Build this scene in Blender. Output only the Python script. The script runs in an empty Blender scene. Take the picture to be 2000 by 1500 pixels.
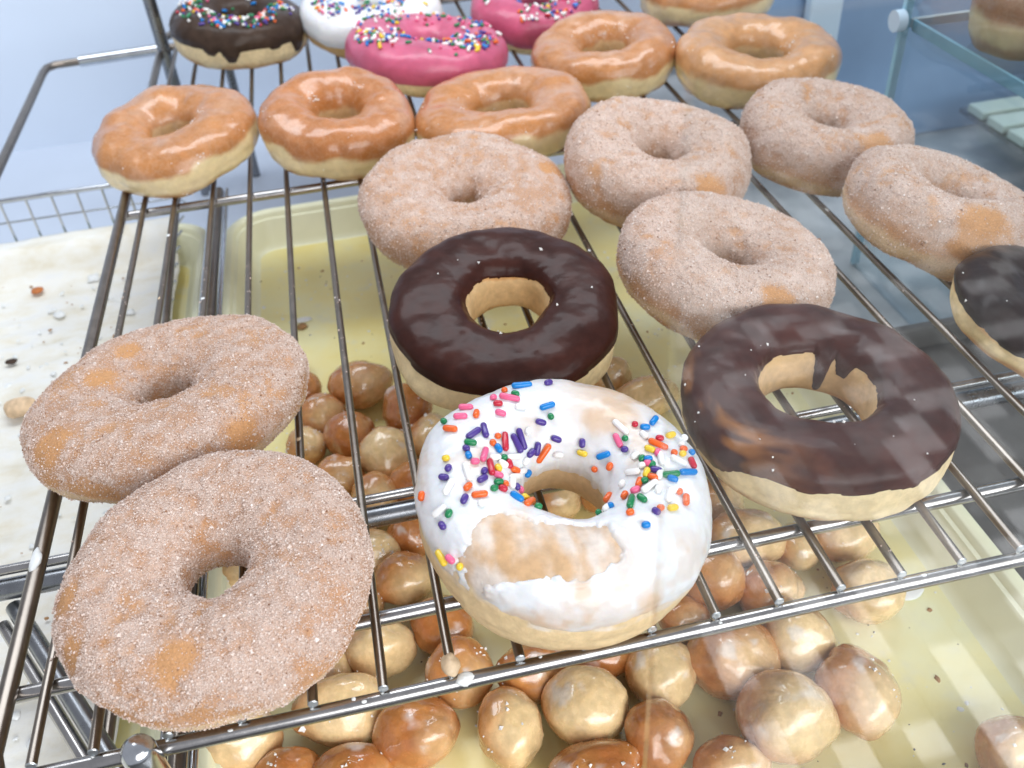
import bpy, math, random
import numpy as np
from mathutils import Matrix, Vector
from mathutils.bvhtree import BVHTree

MM = 0.001
scene = bpy.context.scene
col = scene.collection
random.seed(7)
RNG = np.random.default_rng(11)

# ------------------------------------------------------------------ camera
CAM = (78.833, -173.948, 261.144)
PITCH, YAW, ROLL = 0.879477, -0.161785, -0.0759236
cd = bpy.data.cameras.new('camera')
cam = bpy.data.objects.new('camera', cd)
col.objects.link(cam)
cam.matrix_world = Matrix.Translation(Vector(CAM) * MM) @ (Matrix.Rotation(YAW, 4, 'Z') @ Matrix.Rotation(PITCH, 4, 'X') @ Matrix.Rotation(ROLL, 4, 'Z'))
cd.sensor_width = 36.0
cd.lens = 36.0 * 1802.06 / 2000.0
cd.clip_start = 0.005
cd.clip_end = 20
cd.dof.use_dof = True
cd.dof.focus_distance = 0.335
cd.dof.aperture_fstop = 15.0
scene.camera = cam

# ------------------------------------------------------------------ world and lamps
w = bpy.data.worlds.new('World')
scene.world = w
w.use_nodes = True
bg = w.node_tree.nodes['Background']
bg.inputs[0].default_value = (0.86, 0.90, 1.0, 1)
bg.inputs[1].default_value = 0.52

def area(name, loc, tgt, sx, sy, power, colr):
    l = bpy.data.lights.new(name, 'AREA')
    l.shape = 'RECTANGLE'; l.size = sx; l.size_y = sy; l.energy = power; l.color = colr
    o = bpy.data.objects.new(name, l); col.objects.link(o)
    o.location = loc
    o.rotation_euler = (Vector(tgt) - Vector(loc)).to_track_quat('-Z', 'Y').to_euler()
    return o
area('shop_window_light', (0.75, -1.35, 1.05), (0.12, 0.15, 0.0), 1.5, 1.0, 18.0, (1.0, 0.985, 0.96))
area('tile_fill', (0.75, -1.0, 0.3), (0.75, -1.0, -0.8), 1.6, 1.2, 30.0, (0.95, 0.98, 1.0))  # unseen lamp added to brighten the floor tiles mirrored in the glass
area('back_wall_fill', (0.15, 0.55, 0.75), (0.15, 0.45, 0.0), 1.1, 0.3, 7.5, (0.88, 0.94, 1.0))  # unseen bluish fill lamp added over the back wall

scene.view_settings.view_transform = 'Standard'
scene.view_settings.look = 'None'
scene.view_settings.exposure = 0.0
scene.view_settings.gamma = 1.0
scene.cycles.use_denoising = True
scene.cycles.max_bounces = 8

# ------------------------------------------------------------------ numpy noise
_PERM = RNG.permutation(4096)
_VAL = RNG.random(4096)
def _h(i, j, k):
    return _VAL[_PERM[(_PERM[(_PERM[i & 4095] + j) & 4095] + k) & 4095]]
def vnoise(P, s, seed=0):
    """value noise in about -1..1 at points P (n,3), feature size s (mm)"""
    Q = P / s + np.array([seed * 17.13 + 91.7, seed * 7.71 + 47.3, seed * 3.37 + 23.9])
    I = np.floor(Q).astype(int); F = Q - I; F = F * F * F * (F * (F * 6 - 15) + 10)
    i, j, k = I.T; u, v, t = F.T
    def L(a, b, x): return a + (b - a) * x
    r = L(L(L(_h(i,j,k), _h(i+1,j,k), u), L(_h(i,j+1,k), _h(i+1,j+1,k), u), v),
          L(L(_h(i,j,k+1), _h(i+1,j,k+1), u), L(_h(i,j+1,k+1), _h(i+1,j+1,k+1), u), v), t)
    return r * 2 - 1
def fbm(P, s, n=3, seed=0):
    r = 0; a = 1; tot = 0
    for q in range(n):
        r = r + a * vnoise(P, s / 2 ** q, seed + q * 5); tot += a; a *= 0.5
    return r / tot
def sst(a, b, x):
    t = np.clip((x - a) / (b - a), 0, 1); return t * t * (3 - 2 * t)
def mix(a, b, t):
    return np.asarray(a) * (1 - t[..., None]) + np.asarray(b) * t[..., None]

# ------------------------------------------------------------------ object helpers
def link(name, me, mats, parent=None):
    o = bpy.data.objects.new(name, me)
    for m in (mats if isinstance(mats, (list, tuple)) else [mats]):
        if m.name not in [x.name for x in me.materials if x]:
            me.materials.append(m)
    col.objects.link(o)
    if parent: o.parent = parent
    return o
def empty(name, loc=(0, 0, 0)):
    o = bpy.data.objects.new(name, None); col.objects.link(o)
    o.location = Vector(loc) * MM; o.empty_display_size = 0.01
    return o
def tag(o, label=None, cat=None, group=None, kind=None):
    if label: o['label'] = label
    if cat: o['category'] = cat
    if group: o['group'] = group
    if kind: o['kind'] = kind
    return o
def mesh_np(name, V, F, C=None, smooth=True, nq=4):
    """mesh from mm verts V (n,3), faces F (m,nq), optional colours C (n,3)"""
    me = bpy.data.meshes.new(name)
    V = np.ascontiguousarray(V * MM, dtype=np.float32); F = np.ascontiguousarray(F, dtype=np.int32)
    me.vertices.add(len(V)); me.vertices.foreach_set('co', V.ravel())
    me.loops.add(F.size); me.loops.foreach_set('vertex_index', F.ravel())
    me.polygons.add(len(F)); me.polygons.foreach_set('loop_start', np.arange(0, F.size, nq, dtype=np.int32))
    me.update(calc_edges=True)
    me.polygons.foreach_set('use_smooth', np.full(len(F), smooth))
    if C is not None:
        a = me.color_attributes.new('Col', 'FLOAT_COLOR', 'POINT')
        a.data.foreach_set('color', np.concatenate([C, np.ones((len(C), 1))], 1).astype(np.float32).ravel())
    me.validate()
    return me
class MB:
    def __init__(s): s.v = []; s.f = []; s.n = 0
    def add(s, V, F):
        s.v.append(np.asarray(V, float)); s.f += [tuple(i + s.n for i in f) for f in F]; s.n += len(V)
    def tube(s, pts, r, n=14, cap=True, radii=None):
        pts = [Vector(p) for p in pts]; V = []; F = []
        for i, p in enumerate(pts):
            d = (pts[min(i + 1, len(pts) - 1)] - pts[max(i - 1, 0)]).normalized()
            up = Vector((0, 0, 1)) if abs(d.z) < 0.95 else Vector((0, 1, 0))
            a = d.cross(up).normalized(); b = a.cross(d)
            rr = radii[i] if radii else r
            for k in range(n):
                t = 2 * math.pi * k / n
                V.append(p + a * (rr * math.cos(t)) + b * (rr * math.sin(t)))
        for i in range(len(pts) - 1):
            for k in range(n):
                F.append((i*n+k, i*n+(k+1) % n, (i+1)*n+(k+1) % n, (i+1)*n+k))
        if cap:
            F.append(tuple(range(n))[::-1]); F.append(tuple(range((len(pts)-1)*n, len(pts)*n)))
        s.add([tuple(v) for v in V], F)
    def box(s, lo, hi):
        x0,y0,z0 = lo; x1,y1,z1 = hi
        s.add([(x0,y0,z0),(x1,y0,z0),(x1,y1,z0),(x0,y1,z0),(x0,y0,z1),(x1,y0,z1),(x1,y1,z1),(x0,y1,z1)],
              [(0,3,2,1),(4,5,6,7),(0,1,5,4),(1,2,6,5),(2,3,7,6),(3,0,4,7)])
    def build(s, name, mat, parent=None, smooth=True, bevel=0):
        me = bpy.data.meshes.new(name)
        me.from_pydata([tuple(v * MM) for v in np.concatenate(s.v)], [], s.f); me.validate(); me.update()
        o = link(name, me, mat, parent)
        if smooth:
            me.polygons.foreach_set('use_smooth', np.ones(len(me.polygons), bool))
            me.set_sharp_from_angle(angle=math.radians(40))
        if bevel:
            b = o.modifiers.new('bevel', 'BEVEL'); b.width = bevel * MM; b.segments = 2
        return o

# ------------------------------------------------------------------ materials
def mat(name):
    m = bpy.data.materials.new(name); m.use_nodes = True
    nt = m.node_tree; p = nt.nodes['Principled BSDF']
    return m, nt, p
def setp(p, **k):
    N = dict(base='Base Color', rough='Roughness', metal='Metallic', spec='Specular IOR Level', sss='Subsurface Weight', coat='Coat Weight', crough='Coat Roughness', trans='Transmission Weight', ior='IOR')
    for a, v in k.items():
        p.inputs[N[a]].default_value = (*v, 1) if a == 'base' else v
def texnoise(nt, scale, detail=4, rough=0.55, src='Object'):
    tc = nt.nodes.new('ShaderNodeTexCoord'); t = nt.nodes.new('ShaderNodeTexNoise')
    t.inputs['Scale'].default_value = scale; t.inputs['Detail'].default_value = detail; t.inputs['Roughness'].default_value = rough
    nt.links.new(tc.outputs[src], t.inputs['Vector'])
    return t
def bump(nt, p, tex, strength, dist, out='Fac', prev=None):
    b = nt.nodes.new('ShaderNodeBump'); b.inputs['Strength'].default_value = strength; b.inputs['Distance'].default_value = dist
    nt.links.new(tex.outputs[out], b.inputs['Height'])
    if prev: nt.links.new(prev.outputs[0], b.inputs['Normal'])
    nt.links.new(b.outputs[0], p.inputs['Normal'])
    return b
def ramp(nt, src, stops):
    r = nt.nodes.new('ShaderNodeValToRGB'); e = r.color_ramp.elements
    while len(e) < len(stops): e.new(0.5)
    for el, (pos, c) in zip(e, stops): el.position = pos; el.color = (*c, 1)
    nt.links.new(src, r.inputs[0]); return r
def mixc(nt, fac, a, b, mode='MIX'):
    m = nt.nodes.new('ShaderNodeMix'); m.data_type = 'RGBA'; m.blend_type = mode
    for inp, v in ((m.inputs[0], fac), (m.inputs[6], a), (m.inputs[7], b)):
        if hasattr(v, 'links'): nt.links.new(v, inp)
        elif isinstance(v, tuple): inp.default_value = (*v, 1)
        else: inp.default_value = v
    return m.outputs[2]
def vcol_mat(name, rough, sss=0.0, coat=0.0, crough=0.1, var=0.12, vscale=260, bstr=0.3, bscale=900, bdist=0.0003, spec=0.4, rvar=0):
    m, nt, p = mat(name)
    a = nt.nodes.new('ShaderNodeAttribute'); a.attribute_name = 'Col'
    t = texnoise(nt, vscale, 5)
    r = ramp(nt, t.outputs['Fac'], [(0.3, (1 - var,) * 3), (0.7, (1 + var * 0.4,) * 3)])
    nt.links.new(mixc(nt, 1.0, a.outputs['Color'], r.outputs[0], 'MULTIPLY'), p.inputs['Base Color'])
    setp(p, rough=rough, sss=sss, coat=coat, crough=crough, spec=spec)
    p.inputs['Subsurface Radius'].default_value = (1.0, 0.5, 0.25); p.inputs['Subsurface Scale'].default_value = 0.0025
    t2 = texnoise(nt, bscale, 5)
    b = bump(nt, p, t2, bstr, bdist)
    t3 = texnoise(nt, bscale * 0.18, 2)
    bump(nt, p, t3, 0.35, 0.0012, prev=b)
    if rvar:
        mr = nt.nodes.new('ShaderNodeMapRange'); mr.inputs[3].default_value = rough - rvar; mr.inputs[4].default_value = rough + rvar
        nt.links.new(t.outputs['Fac'], mr.inputs[0]); nt.links.new(mr.outputs[0], p.inputs['Roughness'])
    return m
M_SUGARED = vcol_mat('sugared_dough', 0.75, sss=0.08, var=0.25, vscale=1400, bstr=0.9, bscale=2200, bdist=0.0005, spec=0.3)
M_GLAZED = vcol_mat('glazed_dough', 0.34, sss=0.12, coat=0.55, crough=0.12, var=0.14, vscale=180, bstr=0.25, bscale=700, bdist=0.0003, rvar=0.14)
def paint_reflection(m, scale, amt):      # thin pale lines painted into the glaze colour for reflected window squares
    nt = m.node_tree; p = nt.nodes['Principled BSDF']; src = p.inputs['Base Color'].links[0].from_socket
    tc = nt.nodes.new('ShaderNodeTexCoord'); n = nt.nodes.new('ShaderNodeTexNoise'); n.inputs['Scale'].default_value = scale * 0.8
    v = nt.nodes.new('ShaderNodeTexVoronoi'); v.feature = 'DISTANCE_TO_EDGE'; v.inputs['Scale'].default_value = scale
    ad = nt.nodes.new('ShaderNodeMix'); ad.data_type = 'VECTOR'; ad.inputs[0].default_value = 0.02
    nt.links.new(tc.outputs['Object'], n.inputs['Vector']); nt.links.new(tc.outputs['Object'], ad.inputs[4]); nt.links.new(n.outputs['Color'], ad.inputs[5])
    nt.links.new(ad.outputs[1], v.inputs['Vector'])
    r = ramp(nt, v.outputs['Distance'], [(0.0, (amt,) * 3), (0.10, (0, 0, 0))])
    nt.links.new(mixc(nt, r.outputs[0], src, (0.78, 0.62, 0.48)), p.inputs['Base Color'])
paint_reflection(M_GLAZED, 190, 0.13)
M_DOUGH = vcol_mat('plain_dough', 0.6, sss=0.12, var=0.16, vscale=300, bstr=0.4, bscale=900, bdist=0.0004)
M_BALL = vcol_mat('donut_hole_dough', 0.26, sss=0.15, coat=1.0, crough=0.05, var=0.20, vscale=240, bstr=0.30, bscale=420, bdist=0.0009, rvar=0.16)
M_CHOC = vcol_mat('chocolate_icing', 0.34, coat=0.06, crough=0.08, var=0.35, vscale=110, bstr=0.16, bscale=500, bdist=0.0003, spec=0.14, rvar=0.10)
M_WHITE = vcol_mat('white_icing', 0.32, sss=0.25, coat=0.25, crough=0.12, var=0.05, vscale=200, bstr=0.3, bscale=500, bdist=0.0004)
M_PINK = vcol_mat('pink_icing', 0.38, sss=0.12, coat=0.2, crough=0.15, var=0.12, vscale=160, bstr=0.2, bscale=500, bdist=0.0003)

def grain_mat(name, c0, c1, c2):
    m, nt, p = mat(name)
    g = nt.nodes.new('ShaderNodeNewGeometry')
    r = ramp(nt, g.outputs['Random Per Island'], [(0.0, c2), (0.02, c2), (0.035, c1), (0.5, c0), (0.9, c0), (1.0, (0.88, 0.82, 0.78))])
    nt.links.new(r.outputs[0], p.inputs['Base Color'])
    setp(p, rough=0.5, spec=0.4, sss=0.0)
    return m
M_GRAIN = grain_mat('sugar_crystal', (0.73, 0.60, 0.53), (0.60, 0.43, 0.34), (0.30, 0.15, 0.08))
M_FLAKE = grain_mat('glaze_flake', (0.85, 0.83, 0.80), (0.80, 0.76, 0.70), (0.8, 0.76, 0.7))

def metal(name, base, rough, scr=0.10):
    m, nt, p = mat(name)
    setp(p, base=base, metal=1.0, rough=rough)
    t = texnoise(nt, 90, 6, 0.7)
    mr = nt.nodes.new('ShaderNodeMapRange'); mr.inputs[3].default_value = max(0.03, rough - scr); mr.inputs[4].default_value = rough + scr
    nt.links.new(t.outputs['Fac'], mr.inputs[0]); nt.links.new(mr.outputs[0], p.inputs['Roughness'])
    r = ramp(nt, t.outputs['Fac'], [(0.35, tuple(c * 0.8 for c in base)), (0.65, base)])
    nt.links.new(r.outputs[0], p.inputs['Base Color'])
    bump(nt, p, texnoise(nt, 700, 3), 0.06, 0.0002)
    return m
M_ROD = metal('worn_steel_rod', (0.27, 0.235, 0.205), 0.32)
M_BAR = metal('steel_bar', (0.46, 0.44, 0.43), 0.22)
M_CHROME = metal('chrome_post', (0.62, 0.64, 0.67), 0.16, 0.06)
M_DARKST = metal('dark_steel', (0.30, 0.31, 0.33), 0.28)
M_CUT = metal('cut_rod_end', (0.66, 0.70, 0.72), 0.35)

def plain(name, base, rough=0.5, var=0.06, vscale=25, bstr=0.0, bscale=200, spec=0.4, coat=0.0):
    m, nt, p = mat(name)
    t = texnoise(nt, vscale, 6)
    r = ramp(nt, t.outputs['Fac'], [(0.3, tuple(c * (1 - var) for c in base)), (0.7, tuple(min(1, c * (1 + var)) for c in base))])
    nt.links.new(r.outputs[0], p.inputs['Base Color']); setp(p, rough=rough, spec=spec, coat=coat)
    if bstr: bump(nt, p, texnoise(nt, bscale, 5), bstr, 0.0006)
    return m
M_WALL = plain('pale_blue_panel', (0.70, 0.79, 0.92), 0.35, 0.03, 4)
M_DECK = plain('pale_laminate', (0.56, 0.62, 0.72), 0.35, 0.05, 6)
M_DARK = plain('grey_base', (0.34, 0.36, 0.37), 0.3, 0.3, 18)
M_NAVY = plain('slate_blue_panel', (0.24, 0.36, 0.54), 0.4, 0.15, 8)
M_POSTW = plain('pale_post_paint', (0.56, 0.70, 0.82), 0.5, 0.04, 10)
M_CRUMB = plain('crumb', (0.36, 0.20, 0.09), 0.8, 0.4, 300)
M_CRUMBD = plain('dark_crumb', (0.05, 0.03, 0.02), 0.8, 0.4, 300)
M_CRUMBO = plain('orange_crumb', (0.50, 0.16, 0.04), 0.6, 0.2, 300)
M_GLZ = plain('dried_glaze', (0.80, 0.82, 0.82), 0.3, 0.05, 200)

# yellow tray: plastic with a film of dried glaze and grease stains
def tray_mat():
    m, nt, p = mat('yellow_tray_plastic')
    t = texnoise(nt, 11, 6, 0.6); t2 = texnoise(nt, 60, 6, 0.65)
    r = ramp(nt, t.outputs['Fac'], [(0.36, (0.84, 0.72, 0.27)), (0.5, (0.86, 0.79, 0.40)), (0.66, (0.83, 0.83, 0.55))])
    r2 = ramp(nt, t2.outputs['Fac'], [(0.56, (0, 0, 0)), (0.72, (0.55, 0.55, 0.55))])
    c = mixc(nt, r2.outputs[0], r.outputs[0], (0.74, 0.74, 0.60))
    nt.links.new(c, p.inputs['Base Color'])
    mr = nt.nodes.new('ShaderNodeMapRange'); mr.inputs[3].default_value = 0.18; mr.inputs[4].default_value = 0.5
    nt.links.new(t2.outputs['Fac'], mr.inputs[0]); nt.links.new(mr.outputs[0], p.inputs['Roughness'])
    bump(nt, p, texnoise(nt, 260, 4), 0.12, 0.0005)
    return m
M_TRAY = tray_mat()
M_TRAYRIM = plain('tray_rim_plastic', (0.86, 0.86, 0.62), 0.35, 0.05, 40)
def paper_mat():
    m, nt, p = mat('greaseproof_paper')
    tc = nt.nodes.new('ShaderNodeTexCoord'); mp = nt.nodes.new('ShaderNodeMapping'); mp.inputs['Scale'].default_value = (0.6, 1, 1)
    t = nt.nodes.new('ShaderNodeTexNoise'); t.inputs['Scale'].default_value = 60; t.inputs['Detail'].default_value = 8; t.inputs['Roughness'].default_value = 0.65
    nt.links.new(tc.outputs['Object'], mp.inputs[0]); nt.links.new(mp.outputs[0], t.inputs['Vector'])
    r = ramp(nt, t.outputs['Fac'], [(0.30, (0.72, 0.66, 0.52)), (0.44, (0.79, 0.76, 0.67)), (0.56, (0.82, 0.81, 0.76)), (0.70, (0.78, 0.79, 0.79))])
    nt.links.new(r.outputs[0], p.inputs['Base Color']); setp(p, rough=0.5, spec=0.4)
    bump(nt, p, t, 0.3, 0.002)
    return m
M_PAPER = paper_mat()
def glass_mat(name, tint, refl):
    m, nt, p = mat(name); nt.nodes.remove(p)
    tr = nt.nodes.new('ShaderNodeBsdfTransparent'); tr.inputs[0].default_value = (*tint, 1)
    gl = nt.nodes.new('ShaderNodeBsdfGlossy'); gl.inputs['Roughness'].default_value = 0.03
    lw = nt.nodes.new('ShaderNodeLayerWeight'); lw.inputs[0].default_value = 0.5     # Schlick from the facing angle
    pw = nt.nodes.new('ShaderNodeMath'); pw.operation = 'POWER'; pw.inputs[1].default_value = 5
    mr = nt.nodes.new('ShaderNodeMath'); mr.operation = 'MULTIPLY_ADD'; mr.inputs[1].default_value = 0.9; mr.inputs[2].default_value = 0.04 * refl
    nt.links.new(lw.outputs['Facing'], pw.inputs[0]); nt.links.new(pw.outputs[0], mr.inputs[0])
    mx = nt.nodes.new('ShaderNodeMixShader')
    nt.links.new(mr.outputs[0], mx.inputs[0]); nt.links.new(tr.outputs[0], mx.inputs[1]); nt.links.new(gl.outputs[0], mx.inputs[2])
    nt.links.new(mx.outputs[0], nt.nodes['Material Output'].inputs['Surface'])
    return m
M_GLASS = glass_mat('clear_glass', (0.90, 0.95, 0.97), 2.4)
M_GEDGE = plain('polished_glass_edge', (0.34, 0.58, 0.70), 0.2, 0.1, 30)
M_GEDGEW = plain('bright_glass_edge', (0.62, 0.66, 0.66), 0.2, 0.1, 30)

SPR = {}
for k, c in dict(P=(0.075,0.04,0.25), W=(0.86,0.85,0.83), R=(0.52,0.02,0.045), O=(0.80,0.13,0.02), B=(0.0,0.20,0.58), G=(0.012,0.21,0.075), K=(0.78,0.13,0.27), Y=(0.82,0.57,0.045)).items():
    SPR[k] = plain('sprinkle_' + dict(P='purple', W='white', R='red', O='orange', B='blue', G='green', K='pink', Y='yellow')[k], c, 0.28, 0.06, 400, coat=0.2)
# unit sprinkle capsules, 1 mm radius, length as ratio; cached by colour and rounded length
_capcache = {}
def capsule(colr, L, r):
    key = (colr, round(L, 1), round(r, 2))
    if key in _capcache: return _capcache[key]
    n = 10; rings = []
    h = max(0.0, L / 2 - r)
    for s, c in ((-1, 0.0), (-1, 0.55), (-1, 0.87), (-1, 1.0)):
        rings.append((-h - r * math.sqrt(max(0, 1 - c * c)), r * c))
    rings += [(-a, b) for a, b in rings[::-1]]
    V = []; F = []
    for x, rr in rings:
        for k in range(n):
            t = 2 * math.pi * k / n; V.append((x, max(rr, 0.02) * math.cos(t), max(rr, 0.02) * math.sin(t)))
    for i in range(len(rings) - 1):
        for k in range(n): F.append((i*n+k, (i+1)*n+k, (i+1)*n+(k+1) % n, i*n+(k+1) % n))
    me = mesh_np('sprinkle', np.array(V), np.array(F)); me.materials.append(SPR[colr])
    _capcache[key] = me
    return me

# ------------------------------------------------------------------ donuts
GOLD, PALE, DEEP = (0.53, 0.23, 0.075), (0.82, 0.66, 0.38), (0.37, 0.13, 0.038)
def donut_shape(p, nA, nT, seed, lump=1.0, flat=0.80, inner=1.12):
    x, y, z, R, w, h, tx, ty = p
    A = np.linspace(0, 2*np.pi, nA, endpoint=False); T = np.linspace(0, 2*np.pi, nT, endpoint=False)
    A, T = np.meshgrid(A, T, indexing='ij'); A = A.ravel(); T = T.ravel()
    ex = 0.84
    ct, st = np.cos(T), np.sin(T)
    cr = np.sign(ct) * np.abs(ct) ** np.where(ct > 0, 0.80, inner); cz = np.sign(st) * np.abs(st) ** flat
    ring = np.stack([np.cos(A), np.sin(A), 0*A], 1) * 60
    ww = w * (1 + 0.08 * vnoise(ring, 40, seed)); hh = h * (1 + 0.09 * lump * vnoise(ring, 42, seed + 3))
    Rm = (R - w) * (1 + 0.025 * lump * vnoise(ring, 70, seed + 6))
    rr = Rm + ww * cr
    zz = hh / 2 * cz
    P = np.stack([rr * np.cos(A), rr * np.sin(A), zz], 1)
    N = np.stack([ct * np.cos(A), ct * np.sin(A), st], 1)
    d = 1.7 * lump * fbm(P, 24, 3, seed + 9) + 0.35 * fbm(P, 7, 3, seed + 12)
    # a soft seam where the pale band meets the fried halves
    d -= 0.7 * np.exp(-((cz + 0.28 + 0.12 * vnoise(P, 25, seed + 15)) / 0.10) ** 2) * (ct > 0) * (0.5 + 0.5 * vnoise(ring, 30, seed + 17))
    P = P + N * d[:, None]
    P[:, 2] = np.maximum(P[:, 2], -h / 2)          # flat where it stands
    return A, T, P, N, cr, cz
def grid_faces(nA, nT):
    i = np.arange(nA)[:, None]; j = np.arange(nT)[None, :]
    a = i * nT + j; b = ((i + 1) % nA) * nT + j; c = ((i + 1) % nA) * nT + (j + 1) % nT; d = i * nT + (j + 1) % nT
    return np.stack([a, b, c, d], -1).reshape(-1, 4)
def donut_root(name, p):
    x, y, z, R, w, h, tx, ty = p
    o = empty(name, (x, y, z + h / 2)); 
    o.matrix_world = Matrix.Translation(Vector((x, y, z + h / 2)) * MM) @ (Matrix.Rotation(tx, 4, 'X') @ Matrix.Rotation(ty, 4, 'Y'))
    return o
def dough_colour(P, cz, ct, seed, top=GOLD, pale=PALE, deep=DEEP, band=(-0.62, 0.16), browned=0.5):
    browned = browned + 0.22 * math.sin(seed * 2.4)
    n1 = fbm(P, 22, 4, seed + 21); n2 = fbm(P, 9, 3, seed + 25)
    c = cz + 0.36 * n1 + 0.08 * n2
    up = sst(band[1] - 0.10, band[1] + 0.12, c); dn = 1 - sst(band[0] - 0.18, band[0] + 0.14, c)
    inner = sst(0.1, 0.7, -ct)
    g = np.clip(np.maximum(np.maximum(up, dn * 0.9), inner * 0.55), 0, 1)
    tone = np.clip(0.5 + 0.55 * n1, 0, 1) * browned
    fried = mix(top, deep, tone)
    return mix(pale, fried, g) * (1 + 0.10 * n2[:, None])
OCT_V = np.array([[1,0,0],[-0.5,0.87,0],[-0.5,-0.87,0],[0,0,1],[0,0,-1]], float)
OCT_F = np.array([[0,1,3],[1,2,3],[2,0,3],[1,0,4],[2,1,4],[0,2,4]])
def grains(P, N, W, n, size, name, m, parent, lift=0.35):
    W = W / W.sum(); idx = RNG.choice(len(P), n, p=W)
    # jitter within the surface
    c = P[idx] + RNG.normal(0, 0.45, (n, 3)); Nn = N[idx]
    off = ((c - P[idx]) * Nn).sum(1); c = c - Nn * off[:, None]
    s = size * np.exp(RNG.normal(0, 0.38, n)); c = c + Nn * (s * lift)[:, None]
    q = RNG.normal(size=(n, 4)); q /= np.linalg.norm(q, axis=1)[:, None]; a, b, cc, d = q.T
    Rm = np.stack([1-2*(cc*cc+d*d), 2*(b*cc-d*a), 2*(b*d+cc*a), 2*(b*cc+d*a), 1-2*(b*b+d*d), 2*(cc*d-b*a), 2*(b*d-cc*a), 2*(cc*d+b*a), 1-2*(b*b+cc*cc)], 1).reshape(n, 3, 3)
    sc = RNG.uniform(0.65, 1.3, (n, 1, 3)) * s[:, None, None]
    V = np.einsum('nij,nkj->nki', Rm, OCT_V[None] * sc) + c[:, None]
    F = (OCT_F[None] + 5 * np.arange(n)[:, None, None]).reshape(-1, 3)
    o = link(name, mesh_np(name, V.reshape(-1, 3), F, smooth=False, nq=3), m, parent)
    o['kind'] = 'stuff'
    return o

def sugared(p, seed, label, ng, bare=(), cover=0.0, size=0.36, res=(180, 100), white=0.0):
    root = tag(donut_root('cinnamon_sugar_donut', p), label, 'donut', 'cinnamon sugar ring donuts')
    A, T, P, N, cr, cz = donut_shape(p, *res, seed, 1.0)
    ct = np.cos(T)
    dc = dough_colour(P, cz, ct, seed, top=(0.63, 0.33, 0.145), pale=(0.78, 0.57, 0.35), deep=(0.58, 0.27, 0.11), band=(-0.75, -0.35))
    n = fbm(P, 13, 4, seed + 31); n2 = fbm(P, 4, 3, seed + 35)
    s = 0.40 + 0.60 * sst(-0.62, 0.05, n + 0.6 * n2 + cover)
    s = s * (0.14 + 0.86 * sst(-0.55, 0.45, cz + 0.45 * n + 0.25 * (ct < 0)))
    for bx, by, br in bare:
        dd = np.hypot(P[:, 0] - bx, P[:, 1] - by) / br + 0.38 * fbm(P, 7, 3, seed + 41) 
        s = s * np.where(cz > -0.6, 0.06 + 0.94 * sst(0.6, 1.15, dd), 1)
    cl = fbm(P, 6, 4, seed + 55); clump = np.clip(0.5 + 0.9 * n2 + 1.1 * cl + white, 0, 1)
    film = mix((0.54, 0.335, 0.235), (0.70, 0.57, 0.51), clump)
    C = mix(dc, 0, 0 * s) * (1 - 0.80 * s[:, None]) + film * (0.80 * s[:, None])
    P2 = P + N * (s * (0.3 + 0.5 * clump) + 0.25 * s * vnoise(P, 1.8, seed + 51))[:, None]
    link('dough', mesh_np('dough', P2, grid_faces(*res), C), M_SUGARED, root)
    area_w = (np.abs(p[3] - p[4] + p[4] * cr)) * (0.02 + s * (0.35 + 0.9 * clump))
    grains(P2, N, area_w, ng, size, 'sugar_coating', M_GRAIN, root)
    return root

def glazed(p, seed, label, res=(150, 84), flakes=120, top=GOLD, browned=0.5):
    root = tag(donut_root('glazed_donut', p), label, 'donut', 'glazed ring donuts')
    A, T, P, N, cr, cz = donut_shape(p, *res, seed, 1.7)
    C = dough_colour(P, cz, np.cos(T), seed, top=top, browned=browned)
    # thin sugar glaze whitens patches and drips
    gl = sst(0.0, 0.7, fbm(P, 14, 4, seed + 61)) * 0.24
    C = mix(C, (0.74, 0.58, 0.48), gl)
    link('dough', mesh_np('dough', P, grid_faces(*res), C), M_GLAZED, root)
    Wt = np.clip(fbm(P, 10, 2, seed + 71) - 0.15, 0, 1) ** 2 * (np.abs(cz) < 0.9) * (cz > -0.9)
    if flakes: grains(P, N, Wt + 1e-9, flakes, 0.42, 'glaze_flakes', M_FLAKE, root, 0.1)
    return root

def iced(name, p, seed, label, group, m_ice, maskfn, icecol, thick=1.3, res=(180, 100), dough_kw={}, shape_fn=None, dough_fn=None, flat=0.80, inner=1.0):
    root = tag(donut_root(name, p), label, 'donut', group)
    A, T, P, N, cr, cz = donut_shape(p, *res, seed, 1.0, flat, inner)
    if shape_fn: P = shape_fn(A, T, P, N, cz)
    C = dough_colour(P, cz, np.cos(T), seed, **dough_kw)
    if dough_fn: C = dough_fn(P, cz, C)
    link('dough', mesh_np('dough', P, grid_faces(*res), C), M_DOUGH, root)
    f, extra = maskfn(A, T, P, N, cr, cz)             # signed: >0 covered
    off = np.where(f > 0, thick * sst(0, 0.16, f), -1.0 * sst(0, 0.1, -f)) + extra
    I = P + N * (off + 0.12 * fbm(P, 9, 2, seed + 81) * (f > 0))[:, None]
    # drop faces far from the icing so only the shell remains
    F = grid_faces(*res); keep = (f[F] > -0.12).any(1)
    used = np.zeros(len(P), bool); used[F[keep].ravel()] = True
    remap = np.cumsum(used) - 1
    link('icing', mesh_np('icing', I[used], remap[F[keep]], icecol(A, T, P, cz, f)[used]), m_ice, root)
    bvh = BVHTree.FromPolygons([tuple(v) for v in I], [tuple(q) for q in F[keep]])
    return root, bvh, (A, T, I, N, cr, cz, f)
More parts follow.
